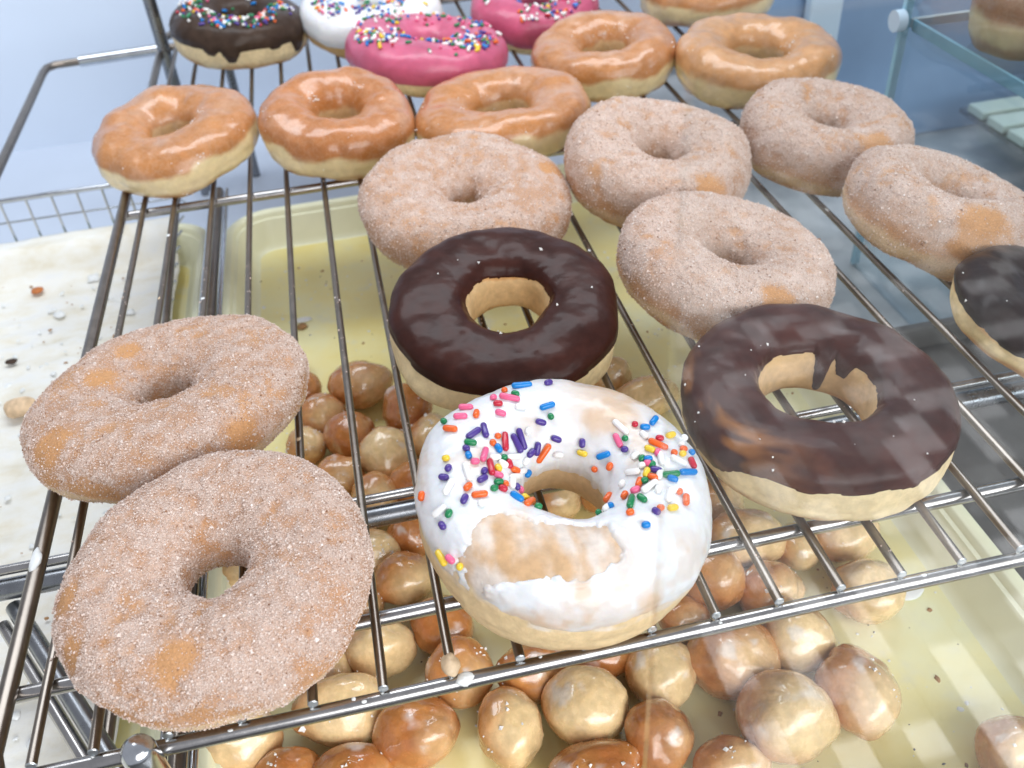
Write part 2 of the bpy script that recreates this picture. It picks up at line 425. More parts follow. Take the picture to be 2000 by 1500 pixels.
def sprinkle(root, bvh, lx, ly, colr, ang, L, r=1.02, lift=0.62, tilt=0.0):
    hit, nrm, _, _ = bvh.ray_cast(Vector((lx, ly, 80)), Vector((0, 0, -1)))
    if hit is None: return None
    if nrm.z < 0: nrm = -nrm
    if nrm.z < 0.12: return None
    d = Vector((math.cos(ang), math.sin(ang), 0)); d = (d - nrm * d.dot(nrm)).normalized()
    d = (d + nrm * tilt).normalized(); b = nrm.cross(d).normalized(); n = d.cross(b)
    o = bpy.data.objects.new('sprinkle', capsule(colr, max(L, 2.1 * r), r)); col.objects.link(o); o.parent = root
    Mx = Matrix((d, b, n)).transposed().to_4x4(); Mx.translation = (hit + nrm * r * lift) * MM
    o.matrix_local = Mx
    return o

DON = {
    'D1': [9.628, 42.838, 1.606, 50.227, 19.400, 32.119, 0.067, -0.025],
    'D2': [-15.525, 147.879, 1.342, 58.113, 23.283, 28.306, -0.106, -0.072],
    'D3': [128.448, 42.232, 2.199, 51.735, 18.400, 38.519, 0.081, 0.148],
    'D4': [133.495, 163.619, 1.730, 51.657, 17.200, 30.418, 0.160, 0.031],
    'D5': [238.804, 72.397, 1.328, 52.118, 15.600, 29.434, 0.039, 0.055],
    'D6': [133.701, 274.187, 1.791, 56.614, 23.639, 30.991, 0.133, 0.064],
    'D7': [242.277, 173.433, 1.658, 51.701, 19.205, 32.970, 0.043, 0.206],
    'D8': [243.411, 275.524, 1.971, 51.542, 19.337, 39.990, 0.115, 0.112],
    'D9': [345.980, 281.520, 1.632, 46.606, 17.938, 37.559, 0.075, 0.093],
    'D10': [362.314, 187.145, 1.295, 48.165, 16.867, 35.897, 0.008, 0.309],
    'D11': [362.027, 100.060, 0.381, 43.620, 16.617, 24.875, 0.108, 0.254],
    'G1': [-29.802, 415.127, 1.427, 53.317, 20.275, 33.908, 0.073, -0.094],
    'G2': [74.385, 396.571, 1.731, 48.640, 17.763, 37.317, 0.099, 0.084],
    'G3': [175.684, 382.418, 1.517, 55.966, 19.254, 30.455, -0.042, -0.041],
    'G4': [265.896, 457.431, 1.483, 52.770, 18.310, 32.131, 0.049, -0.052],
    'G5': [361.268, 410.393, 1.218, 54.880, 17.767, 33.188, 0.053, 0.008],
    'C1': [9.031, 609.924, 1.968, 52.461, 17.615, 35.379, 0.007, 0.091],
    'W1': [114.000, 603.000, 2.000, 56.000, 20.504, 34.969, 0.090, 0.040],
    'P1': [145.000, 497.000, 4.000, 57.000, 20.446, 33.516, -0.044, 0.115],
    'P2': [242.182, 572.233, 2.390, 49.918, 17.400, 32.914, 0.210, 0.028]}

# ---- cinnamon sugar ring donuts
sugared(DON['D1'], 1, 'hollow cinnamon sugar donut at the front left corner with a bare patch', 84000, bare=[(-9, -38.5, 8.5), (-45, -6, 6), (-41, -25, 5)], cover=0.2, size=0.215, res=(240, 130), white=0.1)
sugared(DON['D2'], 2, 'wide tilted cinnamon sugar donut with browned bare spots, behind the front left one', 72000, bare=[(-16, 26, 7), (-25, 9, 7), (-38, -32, 9), (36, -48, 9)], cover=0.08, size=0.215, res=(240, 130), white=-0.2)
sugared(DON['D6'], 3, 'cinnamon sugar donut directly behind the middle chocolate ring', 30000, cover=0.22, size=0.24, bare=[(48, 6, 8)])
sugared(DON['D7'], 4, 'thickly sugared donut between the two chocolate rings, behind the right one', 30000, cover=0.25, size=0.245, white=0.35, bare=[(2, -47, 9)])
sugared(DON['D8'], 5, 'tall sugared donut right of the one behind the middle chocolate ring, with bare front dough', 26000, cover=0.2, size=0.245, white=0.35, bare=[(12, -48, 12)])
sugared(DON['D9'], 6, 'farthest sugared donut, in front of the rightmost glazed ring', 24000, cover=0.2, size=0.245, white=0.35, bare=[(8, -43, 13)])
sugared(DON['D10'], 7, 'sugared donut cut by the right edge, behind the cut off chocolate ring', 26000, cover=0.2, size=0.245, white=0.35, bare=[(-14, -44, 13)])

# ---- glazed ring donuts
glazed(DON['G1'], 11, 'leftmost glazed donut standing alone on the rack with a pale drip at its front')
glazed(DON['G2'], 12, 'second glazed donut from the left with a deep shiny side and cream band', top=(0.48, 0.18, 0.05))
glazed(DON['G3'], 13, 'glazed donut with the widest hole, in the middle of the glazed row', top=(0.53, 0.22, 0.065))
glazed(DON['G4'], 14, 'glazed donut right of the pink sprinkled ones, with dripped glaze inside its hole')
glazed(DON['G5'], 15, 'lumpy pale tan glazed donut at the right end of the back row', top=(0.60, 0.30, 0.12), browned=0.3)
for i, (x, y, lab) in enumerate(((207, 716, 'glazed donut sliver at the top edge between the white and pink iced ones'),
                                 (338, 690, 'glazed donut sliver at the top edge right of the farther pink donut'),
                                 (383, 560, 'glazed donut cut by the top edge behind the two rightmost glazed rings'))):
    glazed([x, y, 1.6, 53, 18, 32, 0.0, 0.0], 16 + i, lab, res=(100, 56), flakes=0)

# ---- chocolate rings
def choc_mask(seed, edge=-0.05, amp=0.10, tear=None, drips=(), inner=-0.02, drips_in=()):
    def f(A, T, P, N, cr, cz):
        ring = np.stack([np.cos(A), np.sin(A), 0*A], 1) * 60
        e = edge + amp * fbm(ring, 22, 3, seed + 5)
        for a0, wd, dp in drips:
            da = (A - a0 + np.pi) % (2*np.pi) - np.pi
            e = e - dp * np.exp(-(da / wd) ** 4)
        ct = np.cos(T)
        ei = inner + 0.5 * amp * fbm(ring, 15, 3, seed + 7)
        for a0, wd, dp in drips_in:
            da = (A - a0 + np.pi) % (2*np.pi) - np.pi
            ei = ei - dp * np.exp(-(da / wd) ** 4)
        lim = np.where(ct > 0, e, ei)
        v = (cz - lim) * 0.6
        ex = 0.55 * np.exp(-((cz - lim) / 0.10) ** 2) * (cz > lim)     # thicker bead at the edge
        if tear is not None:
            t = tear(A, T, P, cz)
            v = np.minimum(v, t)
        return v, ex
    return f
def choc_col(base, var):
    def g(A, T, P, cz, f):
        return np.asarray(base) * (1 + var * fbm(P, 14, 3, 77))[:, None]
    return g
CHOC = (0.044, 0.0135, 0.0095)
def skirt(A, T, P, N, cz):      # loose pale dough hanging out at the near left of the middle chocolate ring
    da = (A - math.radians(218) + np.pi) % (2*np.pi) - np.pi
    k = np.exp(-(da / 0.35) ** 2) * np.exp(-((cz + 0.35) / 0.5) ** 2) * (np.cos(T) > 0)
    q = P.copy(); q[:, :2] += (N[:, :2]) * (k * 4.5)[:, None]; return q
PALED = dict(top=(0.56, 0.30, 0.11), pale=(0.80, 0.64, 0.38), deep=(0.55, 0.27, 0.09), band=(-0.62, 0.62))
c4, b4, d4 = iced('chocolate_donut', DON['D4'], 21, 'glossy dark chocolate ring in the middle touching the white iced donut', 'chocolate iced ring donuts', M_CHOC,
                  choc_mask(21, edge=0.34, amp=0.12, inner=0.62), choc_col(CHOC, 0.25), thick=1.2, res=(220, 120), dough_kw=PALED, shape_fn=skirt, flat=0.60, inner=0.75)
def smear5(A, T, P, cz, f):      # thin streaky icing on the left, brown dough showing through between the streaks
    da = (A - math.radians(188) + np.pi) % (2*np.pi) - np.pi
    r = np.hypot(P[:, 0], P[:, 1])
    st = fbm(np.stack([r * 1.0 + 3 * np.sin(A * 5), A * 9, P[:, 2] * 0.6], 1), 4.6, 3, 66)
    k = np.exp(-(da / 0.60) ** 2) * sst(36, 45, r)
    base = choc_col((0.060, 0.019, 0.0145), 0.35)(A, T, P, cz, f)
    return mix(base, (0.40, 0.165, 0.05), k * sst(-0.1, 0.4, st) * 0.9)
c5, b5, d5 = iced('chocolate_donut', DON['D5'], 22, 'right chocolate ring with smeared streaks on its left side and a drip in its hole', 'chocolate iced ring donuts', M_CHOC,
                  choc_mask(22, edge=0.36, amp=0.22, inner=0.60, drips=((math.radians(188), 0.42, 0.75),), drips_in=((math.radians(58), 0.13, 1.2), (math.radians(36), 0.16, 0.5))), smear5, thick=1.3, res=(220, 120), dough_kw=PALED, flat=0.60, inner=0.75)
c11, b11, d11 = iced('chocolate_donut', DON['D11'], 23, 'chocolate ring cut off by the right edge, showing glazed dough below', 'chocolate iced ring donuts', M_CHOC,
                     choc_mask(23, edge=0.1, amp=0.3, inner=0.1), choc_col((0.024, 0.012, 0.010), 0.25), thick=1.2, dough_kw=dict(top=(0.62, 0.30, 0.09), pale=(0.80, 0.62, 0.33), deep=(0.55, 0.24, 0.07), band=(-0.6, 0.1)))
# little sugar and crumb bits stuck to the chocolate
for r_, d_, n_ in ((c4, d4, 8), (c5, d5, 18), (c11, d11, 8)):
    A, T, P, N, cr, cz, f = d_
    grains(P, N, (f > 0.1) * (cz > 0.1) + 1e-9, n_, 0.5, 'sugar_specks', M_FLAKE, r_, 0.5)

# ---- white iced donut with sprinkles, glaze torn off at the front
def white_mask(A, T, P, N, cr, cz):
    ring = np.stack([np.cos(A), np.sin(A), 0*A], 1) * 60
    e = 0.22 - 0.45 * sst(-15, 20, P[:, 1]) + 0.12 * fbm(ring, 18, 3, 205) + 0.30 * np.exp(-(((A - math.radians(62) + np.pi) % (2*np.pi) - np.pi) / 0.5) ** 2)
    ei = 0.05 + 0.15 * fbm(ring, 14, 3, 207)
    v = (cz - np.where(np.cos(T) > 0, e, ei)) * 0.6
    # torn patch: an oval along the front of the ring
    a = math.radians(-9); px, py = P[:, 0] + 18.5, P[:, 1] + 30
    u = (px * math.cos(-a) - py * math.sin(-a)) / 24.5; q = (px * math.sin(-a) + py * math.cos(-a)) / 10.6
    dd = (np.abs(u) ** 3 + np.abs(q) ** 3) ** (1/3) + 0.30 * fbm(P, 8, 3, 209) + 0.16 * fbm(P, 2.8, 3, 211)
    t = np.where(cz > 0, (dd - 1) * 1.6, 1)
    ex = (0.22 + 0.6 * vnoise(P, 4, 213)) * np.exp(-((dd - 1.10) / 0.07) ** 2) * (cz > 0) + 0.5 * np.clip(fbm(P, 6, 3, 215), 0, 1) + 0.5 * fbm(P, 16, 2, 216) * (cz > -0.1)
    # small chips near the rim
    chip = fbm(P, 9, 3, 219) + 0.0
    t = np.minimum(t, np.where((cz < 0.55) & (P[:, 1] < -20), 0.55 - chip, 1) * 0.6)
    return np.minimum(v, t), ex
def white_col(A, T, P, cz, f):
    thin = np.exp(-((np.hypot(P[:, 0] - 22, P[:, 1] - 33)) / 17) ** 2) * 0.75 + 0.5 * sst(0.0, 0.5, fbm(P, 12, 4, 231)) + 0.35 * sst(-24, -34, P[:, 1]) * sst(-0.1, 0.3, fbm(P, 7, 3, 233))
    thin = np.clip(thin + 0.3 * (1 - sst(0, 0.06, f)), 0, 0.9)
    return mix((0.76, 0.77, 0.79), (0.64, 0.45, 0.30), thin)
def residue(P, cz, C):           # milky glaze left in streaks on the torn patch
    k = sst(-0.25, 0.5, fbm(P * np.array([1.6, 0.7, 1]), 11, 4, 241)) * (cz > 0.1) * 0.85
    return mix(C, (0.76, 0.68, 0.62), k)
w3, bw3, dw3 = iced('white_iced_donut', DON['D3'], 31, 'white iced donut at the front centre with torn icing and scattered rainbow sprinkles', 'iced donuts with rainbow sprinkles', M_WHITE,
                    white_mask, white_col, dough_fn=residue, thick=0.95, res=(360, 190), dough_kw=dict(top=(0.62, 0.41, 0.23), pale=(0.78, 0.58, 0.33), deep=(0.50, 0.24, 0.09), band=(-0.6, 0.45)))
for s_ in """-7.1,41.5,B,-3,6.5 2.7,40.9,P,30,3.2 -14.0,39.5,O,-18,1.9 -10.9,36.3,G,-25,2.7 -19.1,35.5,K,33,2.4 -13.4,34.7,K,-21,6.5 -18.2,31.9,R,-11,3.0 -10.5,29.7,W,-16,3.5 -29.3,33.3,K,-23,4.6 -26.8,27.9,O,72,3.5 -18.3,27.2,K,-22,3.5 -32.3,28.0,K,-16,4.3 -0.8,28.7,B,13,5.1 -0.4,24.7,G,-74,2.2 -4.4,23.2,P,-21,3.5 -37.7,28.7,G,-65,2.7 -36.8,22.4,O,-35,4.9 -29.7,18.2,P,31,5.4 -25.6,19.3,P,-90,5.7 -19.3,14.7,R,-97,6.8 -15.1,15.0,P,-65,6.5 -12.8,17.1,P,-69,6.8 -9.8,14.0,P,52,3.5 -7.0,15.9,P,-77,4.3 -4.4,15.7,O,-90,6.8 0.7,18.6,P,-39,3.5 -9.8,19.9,W,69,2.7 1.6,16.1,W,-8,3.2 -31.5,14.0,G,-17,3.8 -33.3,11.6,P,-48,2.4 -33.2,8.3,B,-84,2.7 -27.9,8.3,K,67,5.9 -22.4,11.3,B,-72,3.2 -23.9,13.5,O,-64,2.2 -21.5,16.8,O,-5,1.9 -24.3,7.3,W,12,3.8 -31.6,5.3,K,-4,2.7 -17.2,9.6,W,11,5.9 -12.3,10.9,W,69,2.7 -21.1,7.9,G,10,1.9 -19.7,5.9,R,-70,3.0 -22.0,5.0,W,-20,3.2 -14.9,6.8,W,9,6.2 -17.8,4.8,O,2,3.8 -11.4,9.5,B,19,3.0 -26.7,2.8,R,-94,6.2 -18.0,2.4,W,15,6.8 -24.3,2.5,Y,-76,2.7 -24.8,-0.4,K,-26,3.0 -40.3,9.4,Y,-21,2.4 -40.4,4.7,P,44,2.4 -42.3,1.6,P,-31,3.2 -34.9,1.0,W,-84,6.2 -29.3,1.2,P,57,2.4 -30.5,-2.0,P,31,3.8 -41.5,-3.3,W,46,5.4 -35.8,-4.8,O,44,3.2 -25.3,-3.2,G,5,3.0 -23.1,-3.7,O,63,2.2 -20.2,-1.9,W,62,5.9 -24.4,-6.0,R,-27,2.7 -27.4,-6.2,G,19,2.4 -19.0,-3.3,P,59,2.7 -17.3,-2.1,K,-77,2.4 -20.4,-9.2,B,-35,4.3 -16.6,-7.1,Y,30,4.9 -16.0,-10.0,O,48,7.0 -32.7,-8.9,O,-5,4.6 -49.3,0.4,O,35,3.0 -37.6,-9.5,P,53,3.2 -32.8,-12.7,W,-11,2.4 -45.5,-10.1,W,16,4.9 -42.9,-12.4,G,48,2.7 -45.2,-15.1,P,-66,3.0 -51.7,-1.3,P,-71,3.5 -48.3,-17.8,P,-49,5.9 -46.2,-22.7,Y,-81,5.4 -38.0,-27.0,Y,11,4.9 -41.3,-28.2,Y,23,2.2 -44.2,-25.4,K,-66,3.2 -31.2,-29.2,P,-11,3.2 -32.5,-31.6,P,44,3.0 10.0,15.9,P,62,3.0 9.8,13.5,Y,-21,3.5 5.8,12.8,B,-22,2.7 9.0,10.4,O,-8,4.6 15.9,9.1,B,7,4.6 13.2,7.5,O,-34,1.9 13.3,5.6,P,38,2.2 17.1,4.5,O,32,2.7 22.9,15.9,W,-62,6.2 21.0,11.4,K,-87,4.9 23.4,11.0,G,-11,1.9 22.3,7.1,P,-17,2.4 28.0,15.6,R,-6,1.9 29.7,10.3,W,-63,3.2 31.3,14.0,B,-6,3.2 35.6,16.8,B,46,4.3 39.5,9.7,Y,21,3.8 34.7,8.0,R,-1,2.7 33.1,5.1,O,-36,6.2 29.7,3.5,Y,-42,3.5 45.7,10.7,W,0,2.4 42.0,5.1,W,52,2.7 41.5,2.3,O,16,2.7 40.1,-0.3,Y,13,2.4 37.2,0.2,O,2,1.9 44.8,2.0,B,0,2.2 24.7,2.9,W,8,3.0 26.2,0.6,G,41,2.4 31.7,1.4,K,64,2.7 32.0,-1.2,W,-101,5.1 25.3,-2.2,W,-11,2.4 27.3,-2.2,K,-38,2.7 28.4,-3.3,G,49,2.4 27.9,-0.4,B,-6,2.7 25.5,-6.0,Y,56,3.5 28.9,-6.0,P,-33,3.8 22.0,-3.3,W,-33,5.1 26.8,-8.6,O,-39,3.2 23.9,-9.0,G,8,2.4 29.5,-7.5,W,60,4.3 22.3,-9.0,O,57,3.8 33.1,-8.6,G,-2,5.4 33.0,-10.6,B,-27,3.2 37.4,-3.4,W,-31,5.4 42.7,-3.6,R,-80,4.0 39.5,-8.0,B,8,6.5 19.9,-12.0,K,9,3.2 24.5,-12.2,W,26,6.2 26.6,-14.2,W,59,3.0 16.5,-17.2,G,69,6.5 20.1,-17.1,G,-64,3.5 16.3,-12.7,O,50,3.0 14.1,-6.4,O,41,4.0 14.5,-0.8,K,-66,3.2 11.7,-3.2,P,-86,2.4 18.0,-6.0,W,48,2.7 29.1,-17.6,W,62,4.9 31.5,-15.4,W,-2,3.2 33.2,-16.3,O,48,2.2 34.4,-19.6,O,68,4.3 10.9,-15.3,B,-72,2.4 9.4,-15.7,W,52,3.0 7.0,-16.0,G,-74,2.2 14.0,-23.0,O,-11,2.4 24.2,-22.7,O,16,2.4 22.1,-24.2,P,-47,2.7 28.5,-22.8,Y,9,3.5 17.0,-29.1,B,-5,2.6 -13.7,-12.6,G,10,2.4""".split():
    a = s_.split(',')
    sprinkle(w3, bw3, float(a[0]), float(a[1]), a[2], math.radians(float(a[3])), float(a[4]) * 1.2, r=1.18, lift=0.55, tilt=random.uniform(-0.15, 0.15))
# thin smears of glaze left on the torn patch
A, T, P, N, cr, cz, f = dw3

# ---- far sprinkled donuts
def top_mask(seed, edge, amp, drips=(), inner=-0.3):
    return choc_mask(seed, edge=edge, amp=amp, drips=drips, inner=inner)
def scatter(root, bvh, n, spots, cols, rmax, seed, lo=1.9, hi=5.0, r=1.12):
    rd = random.Random(seed); k = 0; tries = 0
    while k < n and tries < n * 8:
        tries += 1
        if spots and rd.random() < 0.72:
            sx, sy, sr = rd.choice(spots); x = rd.gauss(sx, sr); y = rd.gauss(sy, sr)
        else:
            t = rd.uniform(0, 2*math.pi); q = math.sqrt(rd.uniform(0.08, 1)) * rmax; x, y = q*math.cos(t), q*math.sin(t)
        if math.hypot(x, y) > rmax: continue
        if sprinkle(root, bvh, x, y, rd.choice(cols), rd.uniform(0, math.pi), rd.choice([lo, lo, 3.0, hi, hi]), r, rd.choice([0.5, 0.6, 0.7, 1.4]), rd.uniform(-0.3, 0.3)): k += 1
PCOL = 'WWWWRBBGGOYPPK'
pk1, bp1, _ = iced('pink_iced_donut', DON['P1'], 41, 'nearer pink iced donut thick with sprinkles, resting behind the glazed row', 'iced donuts with rainbow sprinkles', M_PINK,
                   top_mask(41, -0.30, 0.12), choc_col((0.54, 0.105, 0.19), 0.2), thick=1.6, res=(140, 80), dough_kw=PALED)
scatter(pk1, bp1, 290, [(-46, -8, 5), (-47, -16, 5), (20, -36, 6), (30, -34, 6), (-42, -24, 6), (-30, -24, 7), (14, -30, 8), (28, -30, 7), (38, -20, 8), (6, 30, 14), (4, -22, 5), (-30, 26, 10), (36, 14, 8)], PCOL, 52, 3)
pk2, bp2, _ = iced('pink_iced_donut', DON['P2'], 42, 'farther pink iced donut cut by the top edge with sprinkles on its right', 'iced donuts with rainbow sprinkles', M_PINK,
                   top_mask(42, -0.35, 0.12), choc_col((0.52, 0.09, 0.17), 0.2), thick=1.5, res=(140, 80), dough_kw=PALED)
scatter(pk2, bp2, 130, [(2, -32, 7), (18, -30, 10), (-16, -40, 6), (34, -8, 10), (10, -20, 8)], PCOL, 46, 4)
cs1, bc1, _ = iced('chocolate_sprinkle_donut', DON['C1'], 43, 'chocolate iced donut with sprinkles and dripping icing at the far left of the rack', 'iced donuts with rainbow sprinkles', M_CHOC,
                   top_mask(43, 0.10, 0.10, drips=((math.radians(262), 0.11, 0.55), (math.radians(328), 0.16, 0.6), (math.radians(245), 0.10, 0.22), (math.radians(300), 0.1, 0.15))), choc_col((0.055, 0.034, 0.024), 0.2), thick=1.6, res=(200, 90), dough_kw=PALED)
scatter(cs1, bc1, 190, [(-34, -18, 8), (-8, -32, 8), (18, -30, 9), (36, -4, 9), (-14, -44, 5), (-38, 8, 8), (10, -44, 6)], PCOL, 47, 5)
ws1, bws, _ = iced('white_iced_donut', DON['W1'], 44, 'white iced donut with sprinkles at the top edge behind the nearer pink one', 'iced donuts with rainbow sprinkles', M_WHITE,
                   top_mask(44, -0.20, 0.12), lambda A, T, P, cz, f: np.tile((0.78, 0.78, 0.79), (len(P), 1)), thick=1.8, res=(140, 80), dough_kw=dict(top=(0.60, 0.30, 0.10), pale=(0.66, 0.42, 0.17), deep=(0.5, 0.24, 0.07), band=(-0.6, 0.1)))
scatter(ws1, bws, 120, [(-30, -24, 8), (-8, -30, 8), (12, -30, 9), (-38, -4, 9)], 'WPPBBGRKOYG', 50, 6)

# ------------------------------------------------------------------ wire rack
S = 22.5; X3 = -9.54
rack = tag(empty('wire_rack', (-63, 0, 0)), 'steel wire rack of parallel rods with crossbars, carrying the ring donuts', 'rack')
rack.location = (0, 0, 0)
RODX = {1: -50.5, 2: -32.1}
for k in range(3, 22): RODX[k] = X3 + (k - 3) * S
YF = 700.0
rod_mesh = None
for k, x in RODX.items():
    if rod_mesh is None:
        m_ = MB(); n_ = 24
        m_.tube([(0, -0.5 + (YF + 0.5) * i / n_, 0.12 * math.sin(i * 1.7)) for i in range(n_ + 1)], 1.72, 12)
        o = m_.build('rod', M_ROD, rack); rod_mesh = o.data
    else:
        o = bpy.data.objects.new('rod', rod_mesh); col.objects.link(o); o.parent = rack
    o.location = (x * MM, 0, 0)
    c_ = MB()     # cut end: a rough bright disc with a burr
    pts = []
    c_.tube([(0, -0.5, 0), (0, -0.85, 0)], 1.8, 12, radii=[1.8, 1.55])
    c_.tube([(-0.9, -0.9, -1.3), (0.1, -1.0, -2.3)], 0.5, 6, radii=[0.7, 0.2])
    if k == 3 or k == 1: cut_mesh = None
    if cut_mesh is None: e = c_.build('rod_end', M_CUT, rack); cut_mesh = e.data
    else: e = bpy.data.objects.new('rod_end', cut_mesh); col.objects.link(e); e.parent = rack
    e.location = (x * MM, 0, 0)
ZB = -4.4
XL, XR = -63.4, X3 + 18.3 * S
def wob(x0, x1, y, z, n=20, a=0.15):
    return [(x0 + (x1 - x0) * i / n, y, z + a * math.sin(i * 1.3 + y)) for i in range(n + 1)]
for y, r in ((-1.5, 2.75), (30.1, 2.75), (364, 2.75), (YF - 3, 2.75)):
    m_ = MB(); m_.tube(wob(XL, XR, y, ZB), r, 16); m_.build('cross_bar', M_BAR, rack)
m_ = MB()
m_.tube([(XL + 2, -0.5, -1), (XL, 6, -0.6)] + [(XL, 12 + (YF - 40) * i / 20, -0.6) for i in range(21)] + [(XL + 1, YF - 20, -0.6), (XL + 6, YF - 8, -1), (XL + 18, YF - 2, -2)], 3.0, 16)
m_.build('side_frame', M_ROD, rack)
# sugar spilled along the rods
n_ = 2600; xs = np.array(list(RODX.values()))
kk = RNG.choice(len(xs), n_); yy = RNG.uniform(5, 520, n_); keepm = vnoise(np.stack([xs[kk], yy, 0*yy], 1), 30, 300) > 0.0
kk, yy = kk[keepm], yy[keepm]; an = RNG.normal(0, 0.6, len(yy))
Pg = np.stack([xs[kk] + 1.7 * np.sin(an), yy, 1.7 * np.cos(an)], 1); Ng = np.stack([np.sin(an), 0*an, np.cos(an)], 1)
grains(Pg, Ng, np.ones(len(Pg)), 900, 0.30, 'spilled_sugar', M_GRAIN, rack, 0.3)

def blob(x, y, z, r, seed, m, name='glaze_drip'):
    A = np.linspace(0, 2*np.pi, 18, endpoint=False); T = np.linspace(0.01, np.pi - 0.01, 11)
    A, T = np.meshgrid(A, T, indexing='ij'); A = A.ravel(); T = T.ravel()
    N = np.stack([np.sin(T)*np.cos(A), np.sin(T)*np.sin(A), np.cos(T)], 1)
    P = N * np.array(r) * (1 + 0.35 * fbm(N * 10, 9, 3, seed))[:, None] + np.array([x, y, z])
    f = [(a*11+q, a*11+q+1, ((a+1) % 18)*11+q+1, ((a+1) % 18)*11+q) for a in range(18) for q in range(10)]
    return link(name, mesh_np(name, P, np.array(f)), m, rack)
M_CRUST = plain('dried_crust', (0.66, 0.50, 0.33), 0.45, 0.2, 300, 0.3, 400)
blob(RODX[7], 2.5, 0.6, (2.9, 4.0, 2.6), 801, M_CRUST); blob(RODX[7] + 3.5, -2.0, -2.4, (3.2, 2.4, 1.6), 802, M_GLZ)
blob(RODX[6] - 1, 62, 1.4, (1.6, 3.5, 0.9), 803, M_CRUST); blob(RODX[1] - 12.8, 84, 2.2, (2.2, 5.5, 1.2), 804, M_GLZ)
for i_ in range(26):
    rr_ = random.Random(i_ + 40); k_ = rr_.choice(list(RODX)); blob(RODX[k_] + rr_.uniform(-1, 1), rr_.uniform(0, 420), 1.5, (rr_.uniform(0.5, 1.1), rr_.uniform(0.7, 2.6), rr_.uniform(0.3, 0.6)), 820 + i_, rr_.choice([M_GLZ, M_CRUST, M_GLZ]))
for i_ in range(8):
    rr_ = random.Random(i_ + 90); blob(rr_.uniform(-20, 330), -1.5 + rr_.uniform(-1.2, 1.2), ZB + 2.6, (rr_.uniform(0.4, 1.1), rr_.uniform(0.4, 0.8), 0.3), 860 + i_, M_GLZ)
# ------------------------------------------------------------------ rack support frame under the rack
sup = tag(empty('rack_support', (0, 0, 0)), 'steel support frame with posts and arms under the wire rack', 'support frame')
ZS = -35
def rodpart(name, pts, r, m, n=16, radii=None):
    q = MB(); q.tube(pts, r, n, radii=radii); return q.build(name, m, sup)
rodpart('front_post', [(-16, -7.5, -150), (-16, -7.5, 2), (-16, -7.5, 6), (-16, -7.5, 8.5), (-16, -7.5, 9.8), (-16, -7.5, 10.2)], 5.4, M_CHROME, 24, [5.4, 5.4, 5.3, 4.4, 2.6, 0.6])
rodpart('support_bar', [(-118, 107.5, ZS), (0, 107.5, ZS), (430, 107.5, ZS)], 4.6, M_DARKST)
rodpart('support_bar', [(-118, 111.5, ZS + 7), (0, 111.5, ZS + 7), (430, 111.5, ZS + 7)], 2.2, M_BAR)
rodpart('brace', [(-92, 104, ZS - 8), (-38, 14, ZS - 8)], 3.6, M_DARKST)
rodpart('brace', [(-97, 99, ZS - 12), (-43, 9, ZS - 12)], 2.6, M_BAR)
for dx, r_, m_ in ((-5.0, 1.6, M_CHROME), (0.5, 3.4, M_ROD), (6.2, 1.6, M_CHROME)):
    rodpart('arm', [(-22 + dx, -15, ZS - 13), (-22 + dx, 240, ZS - 13), (-22 + dx, 470, ZS - 13)], r_, m_)
rodpart('back_post', [(-59, 640, -140), (-59, 640, 60), (-62, 640, 330)], 5.2, M_DARKST)
rodpart('back_post', [(-14, 662, -140), (-14, 662, 330)], 4.0, M_DARKST)
# ------------------------------------------------------------------ empty neighbouring frame on the left
fr = tag(empty('shelf_frame', (0, 0, 0)), 'bare steel rod frame with a sleeve, joined to the rack at the upper left', 'frame')
q = MB(); q.tube([(-150, 60, 0), (-151, 300, 0), (-154, 560, 0), (-155, 628, 0), (-154, 640, 0), (-148, 645.5, 0), (-138, 646, 0), (-100, 648, 0), (-58, 652, 0), (-30, 654, 0)], 3.1, 16); q.build('frame_rod', M_ROD, fr)
q = MB(); q.tube([(-129, 646.6, 0), (-64, 651, 0)], 4.6, 16); q.build('sleeve', M_CHROME, fr)

